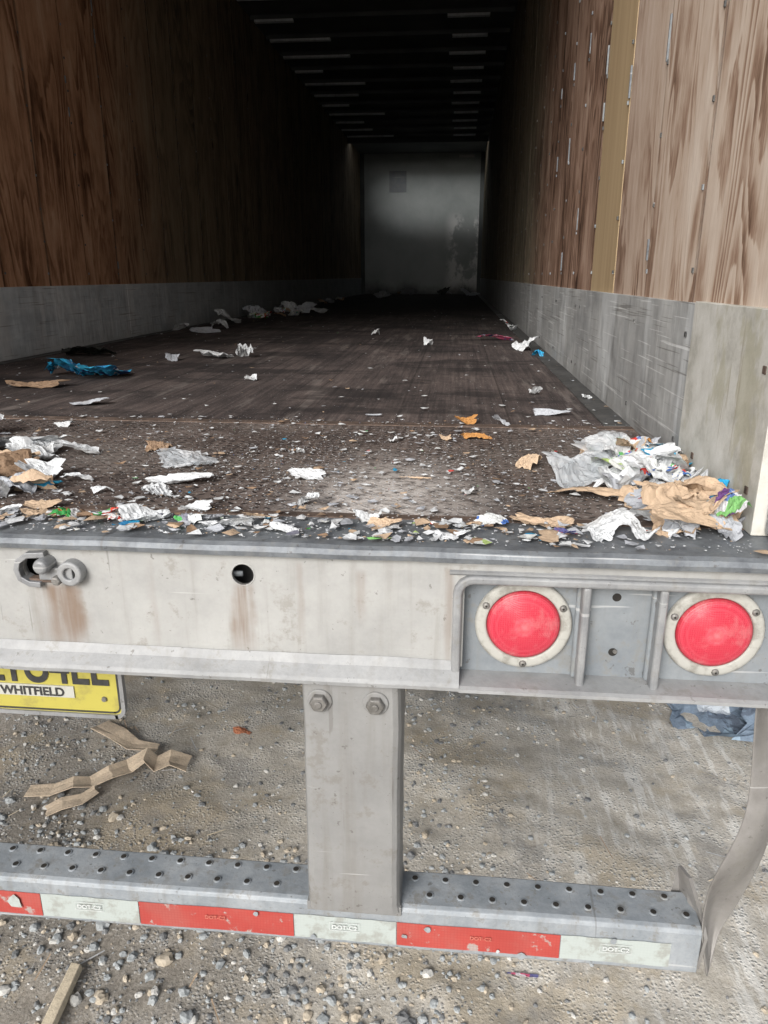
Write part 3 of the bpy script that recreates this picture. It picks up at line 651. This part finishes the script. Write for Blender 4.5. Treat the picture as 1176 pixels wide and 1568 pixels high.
# ------------------------------------------------------------ ground
def axis(lo, hi, st, far):
    a = list(np.arange(lo, hi + 1e-6, st)); s = st
    while a[-1] < far: s *= 1.35; a.append(a[-1] + s)
    s = st
    while a[0] > -far: s *= 1.35; a.insert(0, a[0] - s)
    return a
xs = axis(-2.4, 1.6, 0.02, 3000); ys = axis(-0.1, 2.6, 0.02, 3000)
def gz(x, y):
    if abs(x) > 6 or abs(y) > 8: return -0.005
    p = Vector((x, y, 0)); rut = 0.012 * math.sin(x * 9 + y * 5 + 2 * mn.noise(p * 1.5)) * (1 if x > 0 else 0.4)
    return mn.noise(p * 1.3) * 0.02 + mn.noise(p * 5) * 0.010 + mn.noise(p * 17) * 0.005 + mn.noise(p * 38) * 0.003 + rut * 0.35 - 0.005
nx, ny = len(xs), len(ys)
vs = [(x, y, gz(x, y)) for y in ys for x in xs]
fs = [(j*nx+i, j*nx+i+1, (j+1)*nx+i+1, (j+1)*nx+i) for j in range(ny-1) for i in range(nx-1)]
b = MB(); b.add(vs, fs, m_ground); b.obj('ground', smooth=True)

# stones
bm = bmesh.new(); bmesh.ops.create_icosphere(bm, subdivisions=2, radius=1)
bv = np.array([v.co[:] for v in bm.verts]); bf = np.array([[v.index for v in f.verts] for f in bm.faces]); bm.free()
V = []; F = []; MI = []; off = 0; cnt = 0
while cnt < 10000:
    x = random.uniform(-2.3, 1.5); y = random.uniform(-0.1, 2.5)
    dens = 0.12 + 0.85 * max(0, mn.noise(Vector((x*1.3, y*1.3, 3))) + 0.1) + (0.6 if x < -0.15 and y < 0.75 else 0) + (0.3 if -0.3 < x < 0.05 else 0) + 0.5*max(0, mn.noise(Vector((x*6, y*6, 9))))
    if x > 0.15: dens *= 0.38
    if random.random() > dens: continue
    r = 0.0025 + 0.0065 * random.random() ** 2.6 + (random.uniform(.005, .011) if random.random() < 0.07 and x < 0 and y < .9 else 0)
    sc = np.array([random.uniform(.7, 1.3), random.uniform(.7, 1.3), random.uniform(.5, .85)]) * r
    jj = 1 + 0.22 * np.random.randn(len(bv), 1) * 0.6
    a = random.uniform(0, 6.28); R = np.array([[math.cos(a), -math.sin(a), 0], [math.sin(a), math.cos(a), 0], [0, 0, 1]])
    V.append((bv * jj * sc) @ R.T + np.array([x, y, gz(x, y) + r * 0.1])); F.append(bf + off); off += len(bv)
    MI.append(np.full(len(bf), random.choices((0, 1, 2, 3), (5, 1.6, 2.4, 2.6))[0])); cnt += 1
V = np.concatenate(V); F = np.concatenate(F); MI = np.concatenate(MI)
me = D.meshes.new('gravel'); me.from_pydata(V.tolist(), [], F.tolist())
for m in m_st: me.materials.append(m)
me.polygons.foreach_set('material_index', MI.astype(np.int32)); o = D.objects.new('gravel', me); C.scene.collection.objects.link(o)

# ------------------------------------------------------------ litter
def sheet(name, cx, cy, w, d, rot, m, amp=0.25, seed=0, z0=FZ+0.004, tear=0.12, rect=0.6, folds=7, segs=40, rings=9, hmax=None, b=None):
    rnd = random.Random(seed * 131 + 17)
    fl = []
    for _ in range(folds):
        a = rnd.uniform(0, math.pi); fl.append((math.cos(a), math.sin(a), rnd.uniform(-0.8, 0.8), rnd.choice((-1, 1)) * rnd.uniform(0.4, 1)))
    s = (w + d) / 2; own = b is None
    if own: b = MB()
    P = []; ph = rnd.uniform(0, 9)
    jag = [1 + tear * (1.1*mn.noise(Vector((math.cos(6.283*i/segs)*1.6, math.sin(6.283*i/segs)*1.6, ph))) + 0.9*mn.noise(Vector((math.cos(6.283*i/segs)*5, math.sin(6.283*i/segs)*5, ph)))
           + rnd.uniform(-.18, .18)) for i in range(segs)]
    for k in range(rings + 1):
        t = k / rings
        for i in range(segs if k else 1):
            a = 2*math.pi*i/segs
            cr = 1 / max(abs(math.cos(a)), abs(math.sin(a))); R = (1 - rect) + rect * min(cr, 1.35) * 0.9
            R *= 1 + (jag[i] - 1) * t**2
            u, v = R*t*math.cos(a), R*t*math.sin(a)
            h = sum(q * abs(u*p_ + v*q_ - c_) for p_, q_, c_, q in fl) + 0.5 * mn.noise(Vector((u*4, v*4, seed))) + 0.3*mn.noise(Vector((u*9, v*9, seed)))
            P.append([u * w/2, v * d/2, h])
    hs = sorted(p_[2] for p_ in P); lo, hi = hs[int(len(hs)*.04)], hs[int(len(hs)*.96)]; sc = amp * s / (hi - lo + 1e-6)
    if hmax: sc = min(sc, hmax / (hi - lo + 1e-6))
    ca, sa = math.cos(rot), math.sin(rot); vs = []
    for u, v, h in P:
        h = min(max(h, lo), hi + (h - hi) * .3 if h > hi else h)
        vs.append((cx + u*ca - v*sa, cy + u*sa + v*ca, z0 + (h - lo) * sc))
    fs = [(0, 1 + i, 1 + (i+1) % segs) for i in range(segs)]
    for k in range(rings - 1):
        o1 = 1 + k*segs; o2 = 1 + (k+1)*segs
        for i in range(segs): fs.append((o1+i, o2+i, o2+(i+1) % segs, o1+(i+1) % segs))
    b.add(vs, fs, m)
    if own: return b.obj(name)
L = [
 ('plastic_film', .23,.39,.13,.12,.3,m_plastic,.35), ('plastic_film', .31,.50,.14,.10,.9,m_plastic,.3),
 ('printed_flyer', .40,.40,.17,.11,-.25,p_green,.25), ('printed_paper', .43,.46,.10,.12,.3,p_print,.3),
 ('cardboard_piece', .25,.27,.18,.07,-.1,p_brown,.14), ('cardboard_piece', .35,.17,.13,.07,.35,p_brown,.35), ('cardboard_piece', .40,.11,.10,.07,.9,p_brown,.4),
 ('crumpled_paper', .42,.27,.12,.08,.3,p_white,.35), ('printed_paper', .36,.30,.08,.06,1.0,p_print,.4),
 ('candy_wrapper', .445,.10,.04,.07,.2,p_purple,.5), ('candy_wrapper', .44,.17,.03,.06,.4,p_purple,.5),
 ('torn_paper', .24,.09,.08,.05,.4,p_white,.4), ('torn_paper', .28,.06,.05,.04,.9,p_white,.4), ('torn_paper', .22,.05,.04,.03,.2,p_white,.4),
 ('cardboard_piece', .14,.105,.10,.045,-.25,p_brown,.14), ('cardboard_piece', .33,.07,.12,.045,.2,p_brown,.25), ('candy_wrapper', .17,.06,.04,.015,.1,p_pink,.3),
 ('orange_wrapper', .40,.52,.10,.012,-.5,p_orange,.2), ('orange_wrapper', .41,.60,.03,.05,.2,p_orange,.4),
 ('crumpled_paper', -.95,.52,.17,.06,.1,p_white,.3), ('crumpled_paper', -1.04,.44,.12,.10,.6,p_white,.35), ('printed_paper', -.97,.38,.10,.05,.3,p_blue,.3),
 ('crumpled_paper', -.80,.49,.10,.05,.5,p_white,.4), ('crumpled_paper', -1.12,.66,.1,.08,.6,p_white,.5),
 ('cardboard_piece', -.86,.31,.16,.10,.9,p_brownd,.25), ('cardboard_piece', -.79,.20,.11,.08,.2,p_grey,.3), ('cardboard_piece', -.9,.40,.12,.06,.1,p_brown,.25),
 ('cardboard_piece', -.68,.12,.06,.03,.1,p_brown,.2), ('cardboard_piece', -.66,.075,.05,.03,.4,p_brown,.3), ('crumpled_paper', -.82,.13,.08,.05,.1,p_brownd,.5),
 ('torn_paper', -.70,.29,.06,.02,.1,p_white,.3), ('torn_paper', -.62,.22,.04,.02,.3,p_white,.3), ('torn_paper', -.72,.08,.06,.02,.2,p_white,.3),
 ('snack_wrapper', -.61,.07,.045,.04,.3,p_red,.4), ('snack_wrapper', -.55,.08,.05,.02,.3,p_red,.4), ('snack_wrapper', -.52,.06,.03,.02,.3,p_red,.4),
 ('blue_wrapper', -1.38,1.73,.28,.24,.1,p_blue,.28), ('blue_wrapper', -1.5,1.78,.14,.14,.1,p_blue,.4), ('cardboard_sheet', -1.45,1.47,.22,.09,.1,p_brownd,.12), ('dark_rag', -1.78,2.50,.28,.18,.1,p_dark,.2),
 ('crumpled_paper', -1.12,2.45,.17,.10,-.3,p_white,.25), ('crumpled_paper', -1.0,2.5,.08,.12,.3,p_white,.6),
 ('crumpled_paper', -1.87,5.1,.2,.2,.3,p_white,.5), ('crumpled_paper', -1.75,4.5,.14,.12,.3,p_white,.4), ('crumpled_paper', -1.7,4.0,.2,.12,.3,p_grey,.2), ('crumpled_paper', -1.93,4.2,.12,.12,.3,p_white,.4),
 ('crumpled_paper', -1.9,6.0,.2,.2,.9,p_grey,.5), ('crumpled_paper', -1.8,7.2,.2,.2,.9,p_white,.5), ('crumpled_paper', -1.6,7.0,.2,.2,.9,p_grey,.5), ('crumpled_paper', -1.55,6.3,.15,.12,.9,p_print,.4),
 ('crumpled_paper', -1.42,6.8,.2,.15,.9,p_white,.3), ('snack_wrapper', -1.75,5.8,.15,.15,.9,p_red,.4),
 ('crumpled_paper', -1.3,12.3,.3,.25,.9,p_grey,.4), ('crumpled_paper', -1.0,14.6,.4,.25,.9,p_grey,.4), ('crumpled_paper', .3,14.2,.4,.25,.9,p_grey,.4), ('crumpled_paper', -.3,14.8,.3,.25,.9,p_dark,.9),
 ('torn_paper', -.53,3.95,.06,.06,.1,p_white,.6), ('torn_paper', -.16,3.26,.06,.05,.1,p_white,.7), ('torn_paper', .37,4.9,.10,.10,.1,p_print,.5), ('torn_paper', .38,4.4,.09,.09,.1,p_white,.5),
 ('pink_wrapper', .22,3.6,.22,.08,.1,p_pink,.22), ('crumpled_paper', .37,3.0,.11,.14,.4,p_white,.5), ('printed_paper', .41,2.7,.05,.08,.4,p_blue,.4),
 ('torn_paper', .26,1.45,.04,.05,.2,p_white,.6), ('torn_paper', .27,1.08,.11,.022,-.1,p_grey,.2), ('torn_paper', .41,1.37,.03,.03,.2,p_white,.4), ('crumpled_paper', .12,.92,.045,.04,.2,p_grey,.6),
 ('orange_leaf', .03,.93,.055,.04,.2,p_orange,.4), ('orange_leaf', .05,.74,.07,.025,.1,p_orange,.25), ('orange_leaf', -.02,.72,.03,.02,.1,p_brown,.4), ('cardboard_piece', .15,.48,.045,.055,.5,p_brown,.5),
 ('torn_paper', -.75,1.7,.05,.04,.2,p_white,.4), ('torn_paper', -1.29,2.34,.06,.08,.2,p_grey,.4), ('torn_paper', -1.09,1.13,.10,.05,.2,p_grey,.2), ('cardboard_piece', -.65,.56,.06,.04,.5,p_brownd,.3),
 ('plastic_film', -.54,.43,.13,.09,.2,m_plastic,.2), ('torn_paper', -.51,.29,.13,.04,.15,p_white,.15), ('torn_paper', -.52,.21,.05,.05,.7,p_white,.3), ('crumpled_paper', -.48,.07,.08,.04,.5,p_white,.4),
 ('torn_paper', -.28,.35,.08,.03,.15,p_white,.25), ('torn_paper', -.24,.18,.035,.03,.35,p_white,.5), ('torn_paper', -.25,.04,.06,.025,-.2,p_white,.3), ('torn_paper', -.34,.05,.08,.03,.1,p_white,.3),
 ('torn_paper', -.30,.09,.06,.02,.1,p_brown,.3), ('torn_paper', -.1,.07,.06,.025,.1,p_brown,.3), ('torn_paper', -.13,.1,.05,.02,.1,p_white,.5), ('torn_paper', -.42,.13,.06,.02,.1,p_white,.3),
 ('torn_paper', 0.0,.03,.05,.02,.1,p_white,.3), ('torn_paper', .03,.26,.02,.02,.1,p_white,.6), ('wood_splinter', -.07,.36,.07,.006,-.2,p_brown,.1), ('torn_paper', .06,.1,.05,.03,.1,p_print,.3), ('torn_paper', -.41,.07,.05,.025,.1,p_print,.3),
 ('torn_paper', -.22,1.02,.05,.015,-.1,p_grey,.1), ('torn_paper', -.33,.55,.02,.02,.1,p_white,.6), ('torn_paper', -.14,.68,.02,.02,.1,p_white,.6), ('torn_paper', -1.0,.8,.05,.02,.1,p_white,.3),
]
for i, (nm, x, y, w, d, ro, m, am) in enumerate(L):
    lift = 0.0
    if x > 0.3 and y < 0.65 and i < 19: lift = 0.01 + 0.02 * random.random()
    if i in (5, 6): lift = 0.02
    ext = (w*abs(math.cos(ro)) + d*abs(math.sin(ro)))*0.55
    sheet(nm, max(min(x, XR - 0.02 - ext), XL + .015 + ext), y, w, d, ro, m, am, i + 1, FZ + 0.004 + lift, 0.3, 0.5, 10 if am > .3 else 6, hmax=0.055 if y < 1 else 0.14)
def heap(name, cx, cy, rx, ry, n, top, mats, wts, seed, smin=.03, smax=.09, xmax=9):
    rnd = random.Random(seed); b = MB()
    for i in range(n):
        a = rnd.uniform(0, 6.28); q = math.sqrt(rnd.random()); x = cx + rx*q*math.cos(a); y = cy + ry*q*math.sin(a)
        w = rnd.uniform(smin, smax); d = w * rnd.uniform(.35, .9); ext = (w + d) * .3
        z = FZ + 0.003 + top * (1 - q) * rnd.random()
        sheet('', min(x, xmax - ext), y, w, d, rnd.uniform(0, 3.1), rnd.choices(mats, wts)[0], rnd.uniform(.3, .75), seed*100 + i, z, .35, .45, 11, 26, 6, hmax=.045, b=b)
    return b.obj(name)
hm = [p_white, p_grey, p_print, p_brown, p_green, p_brownd, p_blue, p_purple]
heap('crumpled_paper_heap', .38, .42, .13, .20, 64, .06, hm, [42, 16, 12, 14, 3, 7, 3, 1], 5, xmax=XR-.015)
heap('crumpled_paper_heap', .38, .17, .09, .10, 34, .035, hm, [36, 14, 10, 24, 3, 9, 2, 2], 6, xmax=XR-.015)
heap('crumpled_paper_heap', .37, .60, .09, .07, 16, .025, hm, [50, 20, 10, 5, 3, 4, 3, 0], 7, .03, .07, xmax=XR-.015)
heap('crumpled_paper_heap', -1.02, .46, .2, .10, 18, .015, hm, [50, 20, 8, 8, 1, 8, 5, 0], 8, .03, .08)
heap('crumpled_paper_heap', -.86, .2, .18, .12, 18, .015, hm, [30, 20, 5, 22, 1, 16, 3, 0], 9, .03, .08)
heap('crumpled_paper_heap', -1.80, 6.3, .13, 1.3, 16, .03, hm, [36, 38, 8, 10, 1, 8, 1, 0], 10, .07, .14)
heap('crumpled_paper_heap', -1.88, 10.0, .1, 2.5, 8, .02, hm, [15, 55, 8, 8, 1, 14, 1, 0], 11, .08, .15)
heap('crumpled_paper_heap', -.6, 14.8, 1.1, .3, 8, .04, hm, [10, 35, 8, 8, 1, 28, 1, 0], 12, .1, .2)

# masses of small scraps
def scraps(name, n, fpos, smin, smax, mats, wts, pw=2.5):
    b = MB()
    for i in range(n):
        x, y = fpos(); s = smin + (smax - smin) * random.random() ** pw
        k = random.randint(4, 7); a0 = random.uniform(0, 6.28); el = random.uniform(0.35, 1); ro = random.uniform(0, 3.14)
        tx, ty = random.uniform(-.35, .35), random.uniform(-.35, .35); vs = []
        for j in range(k):
            a = a0 + 2*math.pi*j/k; rr = s * random.uniform(.6, 1.15); u, v = rr*math.cos(a), rr*math.sin(a)*el
            xx = u*math.cos(ro) - v*math.sin(ro); yy = u*math.sin(ro) + v*math.cos(ro)
            vs.append((x + xx, y + yy, FZ + 0.0055 + abs(xx*tx + yy*ty) + s*.15*random.random()))
        vs.append((x, y, FZ + 0.005 + s*random.uniform(.05, .45)))
        b.add(vs, [(j, (j+1) % k, k) for j in range(k)], random.choices(mats, wts)[0])
    return b.obj(name)
def pos_near():
    while True:
        x = random.uniform(-1.6, 0.43); y = random.uniform(0.0, 0.95)
        k = 0.25 + 0.8 * math.exp(-((x + 0.25)/0.45)**2) * math.exp(-((y - 0.3)/0.4)**2) + 0.7*math.exp(-y/0.06)
        k *= 0.5 + 1.4*max(0, mn.noise(Vector((x*5, y*5, 1))) + .25)
        if random.random() < k: return x, y
def pos_edge():
    return random.uniform(-1.2, 0.2), 0.0 + 0.1 * random.random() ** 0.8
def pos_mid():
    while True:
        x = random.uniform(-2.0, 0.44); y = 0.9 + 7 * random.random() ** 2.4
        k = 0.3 + 0.9*math.exp(-(x + 2.0)/0.35) + 0.4*math.exp(-(0.46 - x)/0.1)
        if random.random() < k: return x, y
mats = [p_white, p_grey, p_brown, p_print, p_green, p_brownd, p_blue, p_red]
scraps('paper_scraps', 1900, pos_near, 0.0012, 0.013, mats, [50, 20, 9, 4, 1.5, 8, 1.5, .7], 3)
scraps('paper_scraps', 6000, pos_near, 0.0007, 0.0032, mats, [60, 20, 8, 2, 0, 6, .5, 0], 1.5)
scraps('paper_scraps', 560, pos_edge, 0.002, 0.02, mats, [48, 18, 18, 5, 1.5, 7, .7, 1], 2.4)
scraps('paper_scraps', 1000, pos_mid, 0.0015, 0.013, mats, [45, 25, 12, 3, 0, 12, .5, .3], 3.5)

# litter on the ground
def ribbon(name, pts, m):
    b = MB(); vs = []; n = len(pts); K = 4
    for i, (x, y, z, w) in enumerate(pts):
        a = pts[max(i-1, 0)]; c = pts[min(i+1, n-1)]; d = Vector((c[0]-a[0], c[1]-a[1])).normalized(); nn = Vector((-d.y, d.x))
        for k in range(K):
            t = k/(K-1) - .5; jx = random.uniform(-.004, .004)
            vs.append((x + nn.x*w*t + jx, y + nn.y*w*t + jx, gz(x, y) + z + 0.008 + abs(t)*random.uniform(0, .014)))
    fs = [(i*K+k, i*K+k+1, (i+1)*K+k+1, (i+1)*K+k) for i in range(n-1) for k in range(K-1)]
    b.add(vs, fs, m); o = b.obj(name); s = o.modifiers.new('s', 'SOLIDIFY'); s.thickness = 0.002
ribbon('cardboard_strip', [(-1.345,.90,0,.055), (-1.26,.91,.004,.06), (-1.2,.93,.018,.06), (-1.15,.95,.008,.065), (-1.10,.985,.022,.065), (-1.06,1.03,.012,.07), (-1.01,1.06,.04,.08), (-.97,1.055,.015,.085), (-.93,1.075,.03,.09), (-.87,1.08,.01,.085)], p_kl)
ribbon('cardboard_strip', [(-1.23,.81,.0,.055), (-1.19,.84,.012,.055), (-1.14,.865,.006,.05), (-1.11,.91,.01,.04)], p_kl)
ribbon('cardboard_strip', [(-1.27,1.26,.0,.07), (-1.17,1.20,.02,.07), (-1.10,1.15,.01,.06), (-1.0,1.14,.015,.05)], p_kl)
b = MB(); b.add([(-.875,.285,.012), (-.845,.285,.012), (-.815,-.1,.012), (-.85,-.1,.012), (-.872,.285,.03), (-.848,.283,.03), (-.818,-.1,.03), (-.848,-.1,.03)], [(0,3,2,1), (4,5,6,7), (0,1,5,4), (1,2,6,5), (2,3,7,6), (3,0,4,7)], p_stick); b.obj('wood_stick', bevel=0.002)
sheet('brick_chip', -.74,1.28,.07,.03,.1,p_brick,.4,55,gz(-.74,1.28)+.002,.2,.5,5)
sheet('plastic_tarp', 1.08,1.6,.6,.5,-.3,p_tarp,.3,77,gz(1.1,1.5)+.003,.3,.5,12)
sheet('plastic_tarp', 1.3,1.42,.45,.35,-.5,p_tarp,.3,78,gz(1.3,1.3)+.003,.3,.5,10)
sheet('plastic_tarp', 1.15,1.56,.35,.08,-.35,p_white,.2,79,gz(1.1,1.5)+.08,.3,.5,10)
sheet('paper_scrap_on_ground', .2,.38,.08,.008,.0,p_pink,.1,80,gz(.2,.38)+.006,.2,.5,3)
b = MB()
for i in range(60):
    x, y = random.uniform(-1.8, .9), random.uniform(.1, 2); a = random.uniform(0, 3.14); l = random.uniform(.01, .05); z = gz(x, y) + .008
    dx, dy = l*math.cos(a), l*math.sin(a); w = .0016
    b.add([(x-dx+w*dy/l, y-dy-w*dx/l, z), (x+dx, y+dy, z+.003), (x+dx-w*dy/l*2, y+dy+w*dx/l*2, z+.003), (x-dx-w*dy/l, y-dy+w*dx/l, z+.001)], [(0, 1, 2, 3)], random.choice((p_stick, p_brown, p_white)))
b.obj('wood_splinters')

# ------------------------------------------------------------ light
EL, AZ = math.radians(28), math.radians(200)
w = D.worlds.new('World'); C.scene.world = w; w.use_nodes = True; nt = w.node_tree; bg = nt.nodes['Background']
sk = nt.nodes.new('ShaderNodeTexSky'); sk.sky_type = 'NISHITA'; sk.sun_disc = False; sk.sun_elevation = EL; sk.sun_rotation = AZ
sk.air_density = 1.0; sk.dust_density = 4.0; sk.ozone_density = 1.0
hs = nt.nodes.new('ShaderNodeHueSaturation'); hs.inputs['Saturation'].default_value = 0.35
nt.links.new(sk.outputs[0], hs.inputs['Color']); nt.links.new(hs.outputs[0], bg.inputs[0]); bg.inputs[1].default_value = 0.15
sd = D.lights.new('sun', 'SUN'); sd.energy = 3.0; sd.angle = math.radians(28); sd.color = (1, 0.985, 0.955)
so = D.objects.new('sun', sd); C.scene.collection.objects.link(so)
dv = Vector((math.sin(AZ)*math.cos(EL), math.cos(AZ)*math.cos(EL), math.sin(EL)))
so.rotation_euler = (-dv).to_track_quat('-Z', 'Y').to_euler(); so.location = dv * 20

cd = D.cameras.new('camera'); cam = D.objects.new('camera', cd); C.scene.collection.objects.link(cam)
cd.sensor_fit = 'AUTO'; cd.sensor_width = 36; cd.lens = 1137 / 1568 * 36; cd.clip_start = 0.02; cd.clip_end = 6000
cam.location = (0, -1.0, 1.59); cam.rotation_euler = (math.pi/2 - math.atan(362/1137), 0, math.radians(5.46))
C.scene.camera = cam
C.scene.view_settings.view_transform = 'Standard'; C.scene.view_settings.look = 'None'; C.scene.view_settings.exposure = 0
